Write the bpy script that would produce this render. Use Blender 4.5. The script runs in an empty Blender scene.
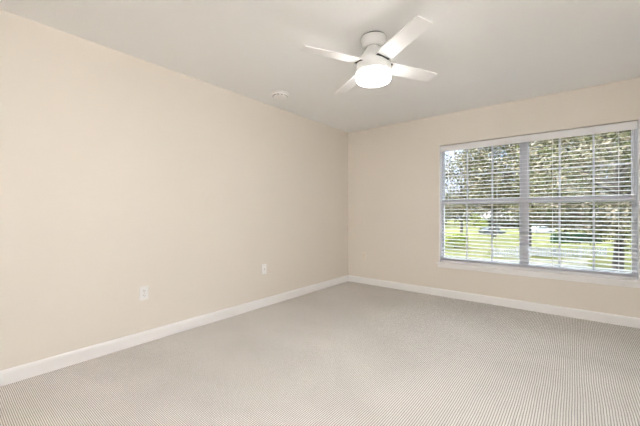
import bpy, bmesh, math, random
from mathutils import Vector, Matrix, noise
random.seed(7)
PI = math.pi
sc = bpy.context.scene
COL = sc.collection

# ------------------------------------------------------------------ camera
FPX = 315.0
CAM = Vector((2.893, -4.334, 1.12))
YAW = math.radians(38.8)
cd = bpy.data.cameras.new('camera'); cam = bpy.data.objects.new('camera', cd); COL.objects.link(cam)
cam.location = CAM; cam.rotation_euler = (PI/2, 0, YAW)
cd.sensor_width = 36; cd.lens = 36*FPX/640; cd.clip_start = .02; cd.clip_end = 800
sc.camera = cam
FWD = Vector((-math.sin(YAW), math.cos(YAW), 0)); RGT = Vector((math.cos(YAW), math.sin(YAW), 0))

# ------------------------------------------------------------------ light
sc.view_settings.view_transform = 'Standard'; sc.view_settings.look = 'None'
sc.view_settings.gamma = 1; sc.view_settings.use_curve_mapping = False
sc.view_settings.exposure = 1.16
sc.cycles.use_denoising = True
sc.cycles.max_bounces = 10; sc.cycles.diffuse_bounces = 8; sc.cycles.transparent_max_bounces = 24
sc.cycles.sample_clamp_indirect = 6
SKY = 6.0; SUN = 5.2; LAMP = 9.5; FILL = 335.0
world = bpy.data.worlds.new('sky'); sc.world = world; world.use_nodes = True
nt = world.node_tree; nt.nodes.clear()
wo = nt.nodes.new('ShaderNodeOutputWorld'); bg = nt.nodes.new('ShaderNodeBackground')
tc = nt.nodes.new('ShaderNodeTexCoord'); sep = nt.nodes.new('ShaderNodeSeparateXYZ')
rmp = nt.nodes.new('ShaderNodeValToRGB'); cl = nt.nodes.new('ShaderNodeTexNoise'); mx = nt.nodes.new('ShaderNodeMix'); cr = nt.nodes.new('ShaderNodeValToRGB')
mx.data_type = 'RGBA'
rmp.color_ramp.elements[0].position = .25; rmp.color_ramp.elements[0].color = (.045, .063, .105, 1)
rmp.color_ramp.elements[1].position = .55; rmp.color_ramp.elements[1].color = (.85, .93, 1.0, 1)
cl.inputs['Scale'].default_value = 3.0; cl.inputs['Detail'].default_value = 5
cr.color_ramp.elements[0].position = .42; cr.color_ramp.elements[1].position = .62
nt.links.new(tc.outputs['Generated'], sep.inputs[0]); nt.links.new(sep.outputs['Z'], rmp.inputs[0])
nt.links.new(tc.outputs['Generated'], cl.inputs['Vector']); nt.links.new(cl.outputs['Fac'], cr.inputs[0])
nt.links.new(rmp.outputs[0], mx.inputs[6]); mx.inputs[7].default_value = (1, 1, 1, 1)
cm = nt.nodes.new('ShaderNodeMath'); cm.operation = 'MULTIPLY'; cm.inputs[1].default_value = .06; nt.links.new(cr.outputs[0], cm.inputs[0]); nt.links.new(cm.outputs[0], mx.inputs[0])
nt.links.new(mx.outputs[2], bg.inputs[0]); bg.inputs[1].default_value = SKY
nt.links.new(bg.outputs[0], wo.inputs[0])
sl = bpy.data.lights.new('sun', 'SUN'); sl.energy = SUN; sl.angle = .012; sl.color = (1, .94, .84)
so = bpy.data.objects.new('sun', sl); COL.objects.link(so)
so.rotation_euler = Vector((.45, .7, -.6)).to_track_quat('-Z', 'Y').to_euler()
# invented fill spot above the camera, turned up and back to bounce off ceiling
fl = bpy.data.lights.new('added_fill_spot', 'SPOT'); fl.energy = FILL; fl.spot_size = math.radians(122); fl.spot_blend = 1; fl.shadow_soft_size = .06
fl.color = (.885, .925, 1)
fo = bpy.data.objects.new('added_fill_spot', fl); COL.objects.link(fo)
fo.location = CAM + Vector((0, -.05, .25)); fo.rotation_euler = Vector((.35, -.35, 1)).to_track_quat('-Z', 'Y').to_euler()

# ------------------------------------------------------------------ helpers
def mat(name, color, rough=.6, spec=.3, metal=0, emit=None, estr=0, trans=0):
    m = bpy.data.materials.new(name); m.use_nodes = True
    b = m.node_tree.nodes['Principled BSDF']
    b.inputs['Base Color'].default_value = (*color, 1); b.inputs['Roughness'].default_value = rough
    b.inputs['Specular IOR Level'].default_value = spec; b.inputs['Metallic'].default_value = metal
    if emit: b.inputs['Emission Color'].default_value = (*emit, 1); b.inputs['Emission Strength'].default_value = estr
    return m
def noisy(name, c1, c2, scale, rough=.8, bump=0, bscale=None, detail=4, dist=.01, spec=.2, lo=.35, hi=.65):
    m = mat(name, c1, rough, spec); t = m.node_tree; b = t.nodes['Principled BSDF']
    co = t.nodes.new('ShaderNodeTexCoord'); n = t.nodes.new('ShaderNodeTexNoise'); r = t.nodes.new('ShaderNodeValToRGB')
    n.inputs['Scale'].default_value = scale; n.inputs['Detail'].default_value = detail
    r.color_ramp.elements[0].position = lo; r.color_ramp.elements[1].position = hi
    r.color_ramp.elements[0].color = (*c1, 1); r.color_ramp.elements[1].color = (*c2, 1)
    t.links.new(co.outputs['Object'], n.inputs['Vector']); t.links.new(n.outputs['Fac'], r.inputs[0]); t.links.new(r.outputs[0], b.inputs['Base Color'])
    if bump:
        n2 = t.nodes.new('ShaderNodeTexNoise'); n2.inputs['Scale'].default_value = bscale or scale; n2.inputs['Detail'].default_value = 3
        bp = t.nodes.new('ShaderNodeBump'); bp.inputs['Strength'].default_value = bump; bp.inputs['Distance'].default_value = dist
        t.links.new(co.outputs['Object'], n2.inputs['Vector']); t.links.new(n2.outputs['Fac'], bp.inputs['Height']); t.links.new(bp.outputs[0], b.inputs['Normal'])
    return m
def tag(o, label=None, cat=None, group=None, kind=None):
    if label: o['label'] = label
    if cat: o['category'] = cat
    if group: o['group'] = group
    if kind: o['kind'] = kind
    return o
def obj(name, bm, m, parent=None, smooth=False, loc=None, bevel=0, normals=True):
    if normals: bmesh.ops.recalc_face_normals(bm, faces=bm.faces)
    me = bpy.data.meshes.new(name); bm.to_mesh(me); bm.free()
    for mm in (m if isinstance(m, (list, tuple)) else [m]): me.materials.append(mm)
    if smooth: me.shade_smooth()
    o = bpy.data.objects.new(name, me); COL.objects.link(o)
    if loc is not None: o.location = loc
    if parent: o.parent = parent
    if bevel:
        bv = o.modifiers.new('bevel', 'BEVEL'); bv.width = bevel; bv.segments = 3; bv.limit_method = 'ANGLE'
    return o
def thing(name, loc, label, cat, group=None, rz=0):
    o = bpy.data.objects.new(name, None); COL.objects.link(o); o.location = loc; o.rotation_euler = (0, 0, rz); o.empty_display_size = .1
    return tag(o, label, cat, group)
def box(bm, x0, x1, y0, y1, z0, z1, M=None):
    v = [bm.verts.new((M @ Vector(p)) if M else p) for p in ((x0,y0,z0),(x1,y0,z0),(x1,y1,z0),(x0,y1,z0),(x0,y0,z1),(x1,y0,z1),(x1,y1,z1),(x0,y1,z1))]
    for f in ((0,3,2,1),(4,5,6,7),(0,1,5,4),(1,2,6,5),(2,3,7,6),(3,0,4,7)): bm.faces.new([v[i] for i in f])
def boxes(*bs):
    bm = bmesh.new()
    for b in bs: box(bm, *b)
    return bm
def lathe(prof, n=48, bm=None, M=None):
    bm = bm or bmesh.new(); rings = []
    for r, z in prof:
        if r < 1e-6: rings.append([bm.verts.new((M @ Vector((0,0,z))) if M else (0,0,z))]); continue
        ring = []
        for k in range(n):
            p = Vector((r*math.cos(2*PI*k/n), r*math.sin(2*PI*k/n), z)); ring.append(bm.verts.new((M @ p) if M else p))
        rings.append(ring)
    for a, b in zip(rings, rings[1:]):
        for k in range(n):
            q = [a[k % len(a)], a[(k+1) % len(a)], b[(k+1) % len(b)], b[k % len(b)]]
            u = []
            for w in q:
                if w not in u: u.append(w)
            if len(u) > 2: bm.faces.new(u)
    return bm
def tube(bm, pts, r, n=8):
    pts = [Vector(p) for p in pts]; rings = []
    rs = r if isinstance(r, (list, tuple)) else [r]*len(pts)
    for i, p in enumerate(pts):
        d = (pts[min(i+1, len(pts)-1)] - pts[max(i-1, 0)]).normalized()
        a = d.orthogonal().normalized() if abs(d.z) < .9 else d.cross(Vector((0,1,0))).normalized()
        if abs(d.z) < .9: a = d.cross(Vector((0,0,1))).normalized()
        b = d.cross(a)
        rings.append([bm.verts.new(p + rs[i]*(math.cos(2*PI*k/n)*a + math.sin(2*PI*k/n)*b)) for k in range(n)])
    for A, B in zip(rings, rings[1:]):
        for k in range(n): bm.faces.new((A[k], A[(k+1)%n], B[(k+1)%n], B[k]))
    bm.faces.new(rings[0]); bm.faces.new(rings[-1])
    return bm
def extrude(pts, axis, a, b, bm=None):     # closed profile swept straight along x or y
    bm = bm or bmesh.new()
    f = (lambda u, v, t: (t, u, v)) if axis == 'x' else (lambda u, v, t: (u, t, v))
    A = [bm.verts.new(f(u, v, a)) for u, v in pts]; B = [bm.verts.new(f(u, v, b)) for u, v in pts]
    n = len(pts)
    for k in range(n): bm.faces.new((A[k], A[(k+1)%n], B[(k+1)%n], B[k]))
    bm.faces.new(A); bm.faces.new(B)
    return bm

# ------------------------------------------------------------------ materials
WALLC = (.78, .73, .665)
m_wall = noisy('wall_paint', WALLC, tuple(c*.985 for c in WALLC), 1.2, .75, .12, 160, dist=.002)
m_ceil = noisy('ceiling_paint', (.915, .92, .92), (.905, .91, .91), 1.0, .9, .35, 90, dist=.004)
m_trim = mat('white_trim_paint', (.89, .885, .885), .35, .4)
m_blind = mat('white_blind_vinyl', (.80, .80, .82), .45, .4)
m_vinyl = mat('white_window_vinyl', (.70, .705, .76), .4, .4)
m_slat = mat('lavender_white_slat', (.66, .66, .70), .5, .3)
m_cord = mat('white_cord', (.75, .75, .74), .8)
m_fan = mat('white_fan_enamel', (.66, .66, .65), .35, .4)
m_blade = mat('white_fan_blade', (.87, .865, .86), .6, .2)
m_slot = mat('dark_slot', (.08, .08, .08), .8)
m_glow = mat('lit_opal_glass', (.9, .9, .9), .3, .4, emit=(1, .98, .955), estr=LAMP)
m_plate = mat('white_wall_plate', (.92, .915, .90), .35, .4)
m_almond = mat('beige_wall_plate', (.79, .73, .65), .4, .4)
m_dark = mat('dark_plastic_and_gap_shade', (.05, .05, .05), .5)
m_metal = mat('screw_metal', (.6, .6, .58), .35, metal=1)

def carpet_material():
    m = mat('loop_carpet', (.5, .45, .4), .95, .05); t = m.node_tree; b = t.nodes['Principled BSDF']
    N = t.nodes.new; L = t.links.new
    co = N('ShaderNodeTexCoord'); sp = N('ShaderNodeSeparateXYZ')
    wob = N('ShaderNodeTexNoise'); wob.inputs['Scale'].default_value = 3.0; wob.inputs['Detail'].default_value = 2
    wv = N('ShaderNodeVectorMath'); wv.operation = 'SCALE'; wv.inputs['Scale'].default_value = .012
    wa = N('ShaderNodeVectorMath'); wa.operation = 'ADD'
    L(co.outputs['Object'], wob.inputs['Vector']); L(wob.outputs['Color'], wv.inputs[0]); L(co.outputs['Object'], wa.inputs[0]); L(wv.outputs[0], wa.inputs[1])
    L(wa.outputs[0], sp.inputs[0])
    def cosw(out, period):
        a = N('ShaderNodeMath'); a.operation = 'MULTIPLY'; a.inputs[1].default_value = 2*PI/period; L(out, a.inputs[0])
        c = N('ShaderNodeMath'); c.operation = 'COSINE'; L(a.outputs[0], c.inputs[0])
        d = N('ShaderNodeMath'); d.operation = 'MULTIPLY_ADD'; d.inputs[1].default_value = .5; d.inputs[2].default_value = .5; L(c.outputs[0], d.inputs[0])
        return d.outputs[0]
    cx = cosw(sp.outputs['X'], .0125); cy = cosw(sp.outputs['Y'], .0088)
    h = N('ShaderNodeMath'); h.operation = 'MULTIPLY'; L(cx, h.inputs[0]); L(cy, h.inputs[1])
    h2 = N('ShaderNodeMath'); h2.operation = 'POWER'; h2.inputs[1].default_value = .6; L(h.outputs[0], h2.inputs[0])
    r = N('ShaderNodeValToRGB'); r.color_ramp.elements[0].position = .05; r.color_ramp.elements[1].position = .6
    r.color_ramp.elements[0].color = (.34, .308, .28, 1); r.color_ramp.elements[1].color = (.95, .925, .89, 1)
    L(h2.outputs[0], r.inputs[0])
    n = N('ShaderNodeTexNoise'); n.inputs['Scale'].default_value = 1.1; n.inputs['Detail'].default_value = 5; n.inputs['Distortion'].default_value = .6
    nr = N('ShaderNodeMapRange'); nr.inputs[1].default_value = .3; nr.inputs[2].default_value = .7; nr.inputs[3].default_value = .90; nr.inputs[4].default_value = 1.05
    L(co.outputs['Object'], n.inputs['Vector']); L(n.outputs['Fac'], nr.inputs[0])
    f = N('ShaderNodeTexNoise'); f.inputs['Scale'].default_value = 350; L(co.outputs['Object'], f.inputs['Vector'])
    fr = N('ShaderNodeMapRange'); fr.inputs[1].default_value = .3; fr.inputs[2].default_value = .7; fr.inputs[3].default_value = .9; fr.inputs[4].default_value = 1.1; L(f.outputs['Fac'], fr.inputs[0])
    mu = N('ShaderNodeMath'); mu.operation = 'MULTIPLY'; L(nr.outputs[0], mu.inputs[0]); L(fr.outputs[0], mu.inputs[1])
    vm = N('ShaderNodeVectorMath'); vm.operation = 'SCALE'; L(r.outputs[0], vm.inputs[0]); L(mu.outputs[0], vm.inputs['Scale'])
    L(vm.outputs[0], b.inputs['Base Color'])
    bp = N('ShaderNodeBump'); bp.inputs['Strength'].default_value = .6; bp.inputs['Distance'].default_value = .004
    L(h2.outputs[0], bp.inputs['Height']); L(bp.outputs[0], b.inputs['Normal'])
    return m
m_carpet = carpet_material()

def glass_material():
    m = bpy.data.materials.new('clear_window_glass'); m.use_nodes = True; t = m.node_tree; t.nodes.clear()
    o = t.nodes.new('ShaderNodeOutputMaterial'); mi = t.nodes.new('ShaderNodeMixShader'); fr = t.nodes.new('ShaderNodeFresnel')
    tr = t.nodes.new('ShaderNodeBsdfTransparent'); gl = t.nodes.new('ShaderNodeBsdfGlossy')
    fr.inputs['IOR'].default_value = 1.3; tr.inputs[0].default_value = (.95, .97, .97, 1); gl.inputs['Roughness'].default_value = .02
    t.links.new(fr.outputs[0], mi.inputs[0]); t.links.new(tr.outputs[0], mi.inputs[1]); t.links.new(gl.outputs[0], mi.inputs[2]); t.links.new(mi.outputs[0], o.inputs[0])
    return m
m_glass = glass_material()

# ------------------------------------------------------------------ room shell
H = 2.44; RX = 3.62; RY = -4.95; T = .22
WX0, WX1, WZ0, WZ1 = 1.480, 3.398, .455, 2.030       # window opening in the far wall
S = lambda o: tag(o, kind='structure')
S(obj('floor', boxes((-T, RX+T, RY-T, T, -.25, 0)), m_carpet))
S(obj('ceiling', boxes((-T, RX+T, RY-T, T, H, H+.25)), m_ceil))
S(obj('wall_left', boxes((-T, 0, RY-T, T, 0, H)), m_wall))
S(obj('wall_right', boxes((RX, RX+T, RY-T, T, 0, H)), m_wall))
S(obj('wall_front', boxes((0, RX, RY-T, RY, 0, H)), m_wall))
S(obj('wall_back', boxes((0, WX0, 0, T, 0, H), (WX1, RX, 0, T, 0, H), (WX0, WX1, 0, T, 0, WZ0-.02), (WX0, WX1, 0, T, WZ1, H)), m_wall))
BH = .098
bp_ = [(0, 0), (.014, 0), (.014, BH-.02), (.011, BH-.008), (.006, BH-.002), (0, BH)]
S(obj('baseboard_left', extrude(bp_, 'y', RY, 0), m_trim))
S(obj('baseboard_back', extrude([(-u, v) for u, v in bp_], 'x', .014, RX-.014), m_trim))
S(obj('baseboard_right', extrude([(RX-u, v) for u, v in bp_], 'y', RY, 0), m_trim))
S(obj('baseboard_front', extrude([(RY+u, v) for u, v in bp_], 'x', .014, RX-.014), m_trim))
# white painted window return (jambs and head), sill and apron
JT = .008
S(obj('trim_1', boxes((WX0, WX0+JT, -.002, T-.01, WZ0, WZ1), (WX1-JT, WX1, -.002, T-.01, WZ0, WZ1), (WX0+JT, WX1-JT, .09, T-.01, WZ1-JT, WZ1)), m_trim))
S(obj('trim_2', boxes((WX0-.03, WX1+.03, -.03, 0, WZ0-.02, WZ0+.002), (WX0, WX1, 0, T, WZ0-.02, WZ0+.002)), m_trim, bevel=.004))
S(obj('trim_3', boxes((WX0-.015, WX1+.015, -.014, 0, WZ0-.065, WZ0-.02)), m_trim, bevel=.004))

# ------------------------------------------------------------------ the twin window
MX = (WX0+WX1)/2; MH = .045; RAILZ = 1.265
def window(n, x0, x1):
    y0, y1 = .08, .15
    zb, zt = WZ0+.002, WZ1-JT; fw = .012
    w = S(obj('window_%d' % n, boxes((x0, x0+fw, y0, y1, zb, zt), (x1-fw, x1, y0, y1, zb, zt), (x0+fw, x1-fw, y0, y1, zt-fw, zt), (x0+fw, x1-fw, y0, y1, zb, zb+fw)), m_vinyl))
    a, b = x0+fw, x1-fw
    for nm, z0, z1, ya, yb in (('upper_sash', RAILZ-.030, zt-fw, .115, .140), ('lower_sash', zb+fw, RAILZ+.030, .087, .112)):
        s = .013; r = .045 if nm == 'upper_sash' else .05
        sa = obj(nm, boxes((a, a+s, ya, yb, z0, z1), (b-s, b, ya, yb, z0, z1), (a+s, b-s, ya, yb, z1-r, z1), (a+s, b-s, ya, yb, z0, z0+r)), m_vinyl, w)
        g0, g1, h0, h1 = a+s, b-s, z0+r, z1-r
        ym = (ya+yb)/2; mw = .009
        obj('pane', boxes((g0, g1, ym-.002, ym+.002, h0, h1)), m_glass, sa)
        bm = bmesh.new()
        for k in (1, 2):
            xc = g0+(g1-g0)*k/3; box(bm, xc-mw, xc+mw, ym-.011, ym-.003, h0, h1)
        zc = (h0+h1)/2
        if nm == 'upper_sash': box(bm, g0, g1, ym-.012, ym-.0035, zc-mw, zc+mw)
        obj('muntin_grid', bm, m_vinyl, sa)
    return w
window(1, WX0+JT, MX-.022); window(2, MX+.022, WX1-JT-.014)
S(obj('trim_4', boxes((WX1-JT-.014, WX1-JT, .07, .16, WZ0+.002, WZ1-JT), (MX-.022, MX+.022, .075, .16, WZ0+.002, WZ1-JT)), m_vinyl))

# ------------------------------------------------------------------ venetian blind
bl = thing('window_blind', (MX, .045, WZ0), 'white horizontal slat blind lowered and open across the wide window', 'blind')
bx0, bx1 = WX0+JT+.006 - MX, WX1-JT-.006 - MX     # local coordinates: x from the middle, z from the sill
top = WZ1-JT - WZ0
obj('head_rail', boxes((bx0+.004, bx1-.004, -.022, .026, top-.05, top-.003)), m_blind, bl, bevel=.003)
vp = [(-.048, top-.080), (-.044, top-.083), (-.038, top-.080), (-.038, top-.003), (-.042, top-.001), (-.048, top-.005), (-.0465, top-.016), (-.0465, top-.068)]
obj('valance', extrude(vp, 'x', bx0, bx1-.004), m_blind, bl)
PITCH = .0445; SW = .050; TILT = math.radians(10)
zs = []; z = top-.098
while z > .07: zs.append(z); z -= PITCH
TOPN = len(zs); zs += [.038+.0062*k for k in range(4)]
bm = bmesh.new()
for iz, z in enumerate(zs):
    n = 5; A = []; TT = TILT if iz < TOPN else 0
    for e, xx in ((0, bx0+.003), (1, bx1-.003)):
        row = []
        for sgn, tt in ((1, 0), (-1, 1)):
            rr = range(n) if sgn == 1 else range(n-1, -1, -1)
            for k in rr:
                u = (k/(n-1)-.5); y = u*SW; zz = .0025*(1-4*u*u) + (.0011 if tt == 0 else -.0011)
                row.append(bm.verts.new((xx, y*math.cos(TT)-zz*math.sin(TT), z + y*math.sin(TT)+zz*math.cos(TT))))
        A.append(row)
    m_ = len(A[0])
    for k in range(m_): bm.faces.new((A[0][k], A[0][(k+1)%m_], A[1][(k+1)%m_], A[1][k]))
    bm.faces.new(A[0]); bm.faces.new(A[1])
obj('slat_panel', bm, m_slat, bl)
BR = .018
obj('bottom_rail', boxes((bx0+.003, bx1-.003, -.026, .025, BR-.0145, BR+.0145)), m_blind, bl, bevel=.004)
W = bx1-bx0
for f in (.07, .355, .645, .93):
    x = bx0+W*f; bm = bmesh.new()
    for y in (-.027, .027): tube(bm, [(x, y, BR+.005), (x, y, top-.05)], .0011, 6)
    obj('ladder_cord', bm, m_cord, bl)
# tilt wand (left) and lift cords (right) with tassels gathered on the sill
wd = obj('tilt_wand', tube(bmesh.new(), [(bx0+.10, -.036, top-.80), (bx0+.10, -.036, top-.07)], .004, 8), m_blind, bl)
cb = bmesh.new()
for dx in (0, .009): tube(cb, [(bx1-.035+dx, -.034, top-.06), (bx1-.035+dx, -.033, .30), (bx1-.04+dx, -.036, .03), (bx1-.06+dx*2, -.045, .0075)], .0013, 6)
pc = obj('lift_cord', cb, m_cord, bl)
for px_, py_, rz in ((-.085, -.052, .2), (-.055, -.057, -.3), (-.118, -.048, .1)):
    M = Matrix.Translation((bx1+px_, py_, .0125)) @ Matrix.Rotation(rz, 4, 'Z') @ Matrix.Rotation(PI/2, 4, 'Y')
    obj('cord_tassel', lathe([(0, -.018), (.004, -.018), (.0095, -.012), (.0095, .008), (.006, .016), (0, .018)], 14, M=M), m_cord, pc, smooth=True)

# ------------------------------------------------------------------ ceiling fan
FANXY = CAM + 2.372*FWD + .403*RGT
fan = thing('ceiling_fan', (FANXY.x, FANXY.y, H), 'white four-blade ceiling fan with a glowing drum light, flush on the ceiling', 'ceiling fan', rz=0)
obj('canopy_gap_shade', lathe([(0, 0), (.089, 0), (.089, -.009), (0, -.009)]), m_dark, fan)  # dark disc standing in for the shadow in the gap above the canopy
obj('canopy', lathe([(0, -.009), (.096, -.009), (.096, -.013), (.091, -.018), (.088, -.050), (.082, -.066), (.068, -.078), (0, -.080)]), m_fan, fan, smooth=False).data.shade_smooth()
hs = obj('motor_housing', lathe([(0, -.078), (.056, -.078), (.061, -.095), (.076, -.118), (.095, -.142), (.112, -.165), (.124, -.190), (.131, -.218), (.135, -.245), (.135, -.266), (.131, -.270), (0, -.270)]), m_fan, fan); hs.data.shade_smooth()
dr = obj('drum_light', lathe([(0, -.269), (.124, -.269), (.128, -.274), (.128, -.316), (.124, -.326), (.112, -.330), (0, -.332)]), m_glow, fan); dr.data.shade_smooth()
tag(dr, 'glowing white glass drum')
LEAN = Vector((0, 0, 1)).rotation_difference((.007*RGT + .03*FWD + Vector((0, 0, 1))).normalized()).to_matrix().to_4x4()   # the rotor hangs a little off level
def blade(ang):
    Z = -.200; P = math.radians(-12.0); th = .004
    outline = [(.085, -.050), (.14, -.062), (.26, -.062), (.40, -.059), (.560, -.054), (.566, -.049), (.572, .049), (.566, .054), (.40, .059), (.26, .062), (.14, .060), (.085, .048)]
    bm = bmesh.new(); M = Matrix.Translation((0, 0, Z)) @ LEAN @ Matrix.Rotation(ang, 4, 'Z') @ Matrix.Rotation(P, 4, 'X')
    A = [bm.verts.new(M @ Vector((x, y, th))) for x, y in outline]; B = [bm.verts.new(M @ Vector((x, y, -th))) for x, y in outline]
    n = len(outline)
    for k in range(n): bm.faces.new((A[k], A[(k+1)%n], B[(k+1)%n], B[k]))
    bm.faces.new(A); bm.faces.new(B)
    b = obj('blade', bm, m_blade, fan, bevel=.0006)
    bm = bmesh.new(); box(bm, .118, .139, -.05, .05, -.0065, -.0045, M); box(bm, .118, .139, -.05, .05, .0045, .0065, M)
    obj('blade_slot', bm, m_slot, b)
for k in range(4): blade(math.radians(61.0 + 90*k))

# ------------------------------------------------------------------ smoke detector
sd = thing('smoke_detector', (.36, -1.89, H), 'small round white smoke detector on the ceiling left of the fan', 'smoke detector'); sd.scale = (1.25, 1.25, 1.1)
obj('mounting_base', lathe([(0, 0), (.075, 0), (.075, -.008), (.070, -.011), (0, -.011)], 40), m_plate, sd).data.shade_smooth()
obj('housing', lathe([(0, -.010), (.062, -.010), (.064, -.020), (.060, -.034), (.050, -.040), (0, -.042)], 40), m_plate, sd).data.shade_smooth()
bm = bmesh.new()
for k in range(12):
    a0 = math.radians(30*k); M = Matrix.Rotation(a0, 4, 'Z'); box(bm, .0600, .0635, -.012, .012, -.0305, -.0245, M)
obj('sensor_vent', bm, m_dark, sd)
obj('test_button', lathe([(0, -.041), (.012, -.041), (.011, -.045), (0, -.0455)], 20), m_plate, sd)

# ------------------------------------------------------------------ wall plates (built facing +y locally: x across, z up)
def plate(name, loc, rz, label, mt, coax=False):
    t = thing(name, loc, label, 'cable jack' if coax else 'outlet', rz=rz)
    obj('cover_plate', boxes((-.036, .036, -.001, .006, -.059, .059)), mt, t, bevel=.003)
    if coax:
        M = Matrix.Translation((0, .006, 0)) @ Matrix.Rotation(-PI/2, 4, 'X')
        obj('coax_connector', lathe([(0, 0), (.0075, 0), (.0075, .003), (.005, .003), (.005, .011), (.0015, .011), (0, .009)], 6, M=M), m_metal, t)
        sz = (.042, -.042)
    else:
        for zc in (.0195, -.0195):
            r = obj('receptacle', boxes((-.0165, .0165, .004, .0082, zc-.0145, zc+.0145)), mt, t, bevel=.0025)
            obj('prong_slot', boxes((-.0078, -.0054, .0075, .0086, zc-.003, zc+.0065), (.0054, .0078, .0075, .0086, zc-.003, zc+.0065), (-.002, .002, .0075, .0086, zc-.0105, zc-.0065)), m_dark, r)
        sz = (0,)
    for z_ in sz:
        M = Matrix.Translation((0, .006, z_)) @ Matrix.Rotation(-PI/2, 4, 'X')
        obj('screw', lathe([(0, 0), (.003, 0), (.0025, .001), (0, .0012)], 12, M=M), m_metal, t)
plate('wall_outlet', (0, -3.165, .428), -PI/2, 'white duplex outlet low on the left wall, nearer the camera', m_plate)
plate('cable_jack', (0, -1.809, .448), -PI/2, 'small white cable wall plate halfway along the left wall baseboard', m_plate, True)
plate('wall_outlet', (.304, 0, .437), PI, 'beige outlet on the window wall, just right of the room corner', m_almond)

# ------------------------------------------------------------------ outside
G = -3.1
def at(px, d, z=G): p = CAM + d*(FWD + (px-320)/FPX*RGT); return Vector((p.x, p.y, z))
m_lawn = noisy('sunlit_lawn', (.072, .076, .026), (.118, .11, .05), .35, .9, lo=.3, hi=.7, spec=0)
m_road = noisy('pale_concrete', (.115, .108, .075), (.14, .133, .095), .6, .9)
m_bark = noisy('grey_brown_bark', (.035, .03, .027), (.09, .075, .065), 4, .9, .6, 12, dist=.03)
m_fence = mat('white_fence_paint', (.3, .3, .31), .6)
def leafmat(name, cols):
    m = mat(name, cols[0], .9, .0); t = m.node_tree; b = t.nodes['Principled BSDF']
    co = t.nodes.new('ShaderNodeTexCoord'); n = t.nodes.new('ShaderNodeTexNoise'); n.inputs['Scale'].default_value = 1.4; n.inputs['Detail'].default_value = 8; n.inputs['Roughness'].default_value = .75
    r = t.nodes.new('ShaderNodeValToRGB'); r.color_ramp.elements[0].position = .36; r.color_ramp.elements[1].position = .64
    r.color_ramp.elements[0].color = (*cols[0], 1); r.color_ramp.elements[1].color = (*cols[-1], 1)
    for i, c in enumerate(cols[1:-1]):
        e = r.color_ramp.elements.new(.36+.28*(i+1)/(len(cols)-1)); e.color = (*c, 1)
    t.links.new(co.outputs['Object'], n.inputs['Vector']); t.links.new(n.outputs['Fac'], r.inputs[0]); t.links.new(r.outputs[0], b.inputs['Base Color'])
    return m
m_oak = leafmat('olive_oak_leaves', [(.008, .011, .005), (.055, .064, .022), (.13, .10, .075), (.28, .265, .20)])
m_dkleaf = leafmat('dark_green_leaves', [(.006, .01, .004), (.02, .028, .01), (.06, .06, .03)])
m_yel = leafmat('yellow_green_leaves', [(.05, .08, .006), (.14, .17, .02), (.26, .25, .06)])
m_hedge = leafmat('hedge_leaves', [(.008, .028, .012), (.016, .05, .022)])
S(obj('ground', boxes((-160, 130, T+.3, 260, G-.3, G)), m_lawn))

def strip(name, pA, pB, d0, d1, m, z0, z1):
    bm = bmesh.new(); q = [at(pA, d0), at(pB, d0), at(pB, d1), at(pA, d1)]
    A = [bm.verts.new((p.x, p.y, z0)) for p in q]; B = [bm.verts.new((p.x, p.y, z1)) for p in q]
    bm.faces.new(A); bm.faces.new(B)
    for k in range(4): bm.faces.new((A[k], A[(k+1)%4], B[(k+1)%4], B[k]))
    return obj(name, bm, m)
S(strip('path', 330, 588, 19.5, 28.6, m_road, G, G+.02))

def leafcloud(blobs, n, size, hole=-.35):
    bm = bmesh.new(); tot = sum(b[3]**2 for b in blobs)
    for cx, cy, cz, r in blobs:
        for i in range(int(n*r*r/tot)):
            v = Vector((random.gauss(0,1), random.gauss(0,1), random.gauss(0,1))).normalized() * r * (random.random()**.35)
            v.z *= .8
            p = Vector((cx, cy, cz)) + v
            if noise.noise(p*.55) < hole: continue
            a = Vector((random.gauss(0,1), random.gauss(0,1), random.gauss(0,1))).normalized(); b = a.orthogonal().normalized()
            s = size*random.uniform(.6, 1.3); a = a*s; b = b*s*.55
            bm.faces.new([bm.verts.new(p-a), bm.verts.new(p+b), bm.verts.new(p+a), bm.verts.new(p-b)])
    return bm
def tree(px, d, label, R, zb, zt, trunk, m, n, size, name='oak_tree', group=None, nb=22, hole=-.35):
    o = at(px, d); t = thing(name, o, label, 'tree', group)
    hb, ht = zb-G, zt-G; blobs = []; br = bmesh.new(); pts = []
    fork = max(1.2, hb*.95)
    tr = bmesh.new(); tube(tr, [(0,0,-.1), (0,0,.25), (.05,0,fork*.5), (.1,.05,fork), (.0,.1,(fork+ht)/2), (0, 0, ht*.85)], [trunk*1.5, trunk*1.05, trunk*.95, trunk*.85, trunk*.5, trunk*.15], 12)
    obj('trunk', tr, m_bark, t).data.shade_smooth()
    for k in range(nb):
        a = 2*PI*k*.381966*1.0+random.uniform(-.2,.2); f = (k+.5)/nb; zz = hb + (ht-hb)*(.12+.76*f)
        rr = R*.72*math.sqrt(max(0, 1-(2*f-1)**2))*random.uniform(.6, 1.0) + .1*R
        r = R*random.uniform(.26, .40)
        c = (math.cos(a)*rr, math.sin(a)*rr, zz); blobs.append((*c, r))
        if k % 2 == 0: tube(br, [(0, .05, min(zz*.75, fork+(ht-fork)*.5)), (c[0]*.5, c[1]*.5, zz*.88+.1), c], [trunk*.4, trunk*.25, trunk*.08], 7)
    obj('branch', br, m_bark, t)['kind'] = 'stuff'
    obj('foliage', leafcloud(blobs, n, size, hole), m, t, normals=False)
    return t
tree(617, 20, 'broad oak right of the lawn, its thick trunk behind the right window edge', 6.6, -1.2, 8.6, .30, m_oak, 30000, .12)
tree(527, 32, 'tall olive oak filling the view beside the window mullion, its trunk behind the mullion', 7.2, -.3, 12, .35, m_oak, 30000, .15)
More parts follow.
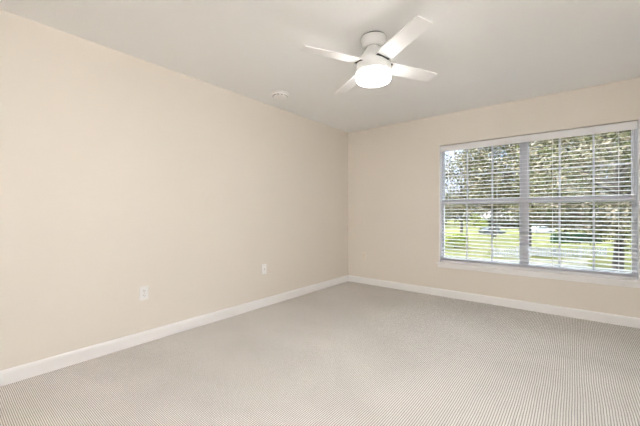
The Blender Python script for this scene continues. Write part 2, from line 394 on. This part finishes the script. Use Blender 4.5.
tree(494, 56, 'large oak with sky showing through its top, left of the window mullion', 9.5, .6, 13.5, .3, m_oak, 15000, .13, hole=.08)
tree(612, 62, 'rounded olive oak behind the clipped hedge, right window', 10.5, .4, 16, .35, m_oak, 26000, .2)
tree(461, 47.5, 'slender oak with a thin dark trunk at the left end of the lawn', 6.2, -.5, 10.5, .24, m_oak, 9000, .18, hole=0)
back = [(425, 94), (446, 116), (474, 106), (508, 122), (534, 101), (566, 118), (594, 100), (628, 114), (664, 96)]
for i, (px, d) in enumerate(back):
    tree(px, d, 'dark green tree in the row at the far edge of the lawn', 8, G+1.0, 7+1.5*((i*7)%3), .3, m_dkleaf if i % 2 else m_oak, 3200, .42, 'background_tree', 'trees behind the lawn', nb=16)
def shrub(name, px, d, label, r, h, m, n=1800, size=.12, group=None):
    o = at(px, d); t = thing(name, o, label, 'shrub', group)
    obj('stem', tube(bmesh.new(), [(0,0,-.05), (.03,0,h*.35), (0,.03,h*.7)], [.06, .045, .02], 7), m_bark, t)
    obj('foliage', leafcloud([(random.uniform(-.45,.45)*r, random.uniform(-.45,.45)*r, h*random.uniform(.35,.68), r*random.uniform(.45,.6)) for k in range(7)], n, size), m, t, normals=False)
shrub('yellow_shrub', 480, 64, 'bright yellow-green shrub beside the thin trunk at the lawn edge', 2.2, 4.6, m_yel)
shrub('yellow_shrub', 455, 38, 'low yellow-green shrub at the left window edge', 1.7, 1.6, m_yel)
for px in (494, 506, 519, 534, 550, 567, 584, 601): shrub('dark_shrub', px, 73.5, 'dark evergreen shrub in the row along the far lawn edge', 1.7, 3.9, m_dkleaf, 1500, .2, 'dark shrubs along the far lawn edge')
# hedge on the right half of the lawn
hd = obj('clipped_hedge', bmesh.new(), m_hedge)
bm = bmesh.new(); A, B = at(552, 45), at(600, 44); ux = (B-A).normalized(); uy = Vector((-ux.y, ux.x, 0)); Lh = (B-A).length
M = Matrix((( ux.x, uy.x, 0, A.x), (ux.y, uy.y, 0, A.y), (0, 0, 1, G), (0, 0, 0, 1)))
box(bm, 0, Lh, -.4, .4, 0, 1.05, M)
for i in range(5000):
    u, v, w = random.uniform(0, Lh), random.uniform(-.5, .5), random.uniform(.05, 1.2)
    p = M @ Vector((u, v, w)); a = Vector((random.gauss(0,1), random.gauss(0,1), random.gauss(0,1))).normalized()*.1; b = a.orthogonal()*.6
    bm.faces.new([bm.verts.new(p-a), bm.verts.new(p+b), bm.verts.new(p+a), bm.verts.new(p-b)])
bm.to_mesh(hd.data); bm.free()
tag(hd, 'long low dark green hedge on the lawn behind the white fence', 'hedge')

# white picket fence along the street
def fence(pA, dA, pB, dB, label):
    A, B = at(pA, dA, G+.0), at(pB, dB, G+.0); L_ = (B-A).length; a = math.atan2(B.y-A.y, B.x-A.x)
    t = thing('picket_fence', A, label, 'fence', rz=a)
    obj('rail', boxes((0, L_, .02, .06, .25, .34)), m_fence, t); obj('rail', boxes((0, L_, .02, .06, .66, .75)), m_fence, t)
    n = int(L_/1.9); bm = bmesh.new()
    for k in range(n+1): obj('post', boxes((L_*k/n-.06, L_*k/n+.06, -.02, .10, -.02, .98)), m_fence, t)
    k = 0; x = .2
    while x < L_-.1:
        extrude([(x-.06, .1), (x+.06, .1), (x+.06, .84), (x, .90), (x-.06, .84)], 'y', -.012, .018, bm); x += .24
    obj('picket', bm, m_fence, t)['kind'] = 'stuff'
fence(493, 30, 518, 30.2, 'short white picket fence panel seen left of the window mullion')
fence(530, 30.2, 606, 29.8, 'long white picket fence across the lawn seen through the right window')

# houses and parked cars at the far side
m_hwall = mat('pale_house_wall', (.14, .13, .12), .8); m_roof = noisy('grey_roof_shingle', (.12, .11, .11), (.20, .18, .17), 2, .9); m_hglass = mat('dark_house_window', (.03, .035, .04), .15, .5)
def house(px, d, w, dep, h, label, rz):
    t = thing('house', at(px, d), label, 'house', rz=rz)
    wl = obj('wall', boxes((-w/2, w/2, 0, dep, 0, h)), m_hwall, t)
    bm = bmesh.new(); e = .5; rh = 2.4
    v = [bm.verts.new(p) for p in ((-w/2-e,-e,h), (w/2+e,-e,h), (w/2+e,dep+e,h), (-w/2-e,dep+e,h), (-w/2+dep*.4,dep/2,h+rh), (w/2-dep*.4,dep/2,h+rh))]
    for f in ((0,1,5,4), (1,2,5), (2,3,4,5), (3,0,4), (3,2,1,0)): bm.faces.new([v[i] for i in f])
    obj('roof', bm, m_roof, t)
    for k in (-.33, 0, .33):
        if k == 0: obj('door', boxes((-.5, .5, -.05, .05, 0, 2.1)), m_roof, t)
        else: obj('window', boxes((k*w-.8, k*w+.8, -.04, .06, .9, 2.1)), m_hglass, t)
house(512, 84, 13, 8, 2.7, 'pale house with a dark roof beyond the lawn, left of the mullion', YAW-.1)
house(573, 82, 14, 8, 2.7, 'pale house with a dark roof behind the hedge, right window', YAW-.75)
def car(px, d, rz, color, label):
    t = thing('parked_car', at(px, d), label, 'car', rz=rz); m = mat('car_paint', color, .25, .5)
    side = [(-2.2,.35), (2.2,.35), (2.25,.75), (1.3,.92), (.7,1.4), (-1.1,1.42), (-1.8,.98), (-2.25,.9)]
    obj('body', extrude(side, 'y', -.85, .85), m, t, bevel=.05)
    obj('side_window', extrude([(-1.45,.98), (1.05,.95), (.6,1.33), (-1.0,1.35)], 'y', -.865, .865), m_hglass, t)
    for x in (-1.35, 1.35):
        for y in (-.8, .8):
            M = Matrix.Translation((x, y, .33)) @ Matrix.Rotation(PI/2, 4, 'X')
            obj('wheel', lathe([(0,-.1), (.2,-.1), (.31,-.09), (.33,-.06), (.33,.06), (.31,.09), (.2,.1), (0,.1)], 20, M=M), m_dark, t)
car(492, 61, YAW+.1, (.04, .045, .05), 'black car parked beyond the lawn, left of the window mullion')
car(541, 66, YAW-.1, (.42, .42, .43), 'white car parked beyond the lawn, right of the window mullion')
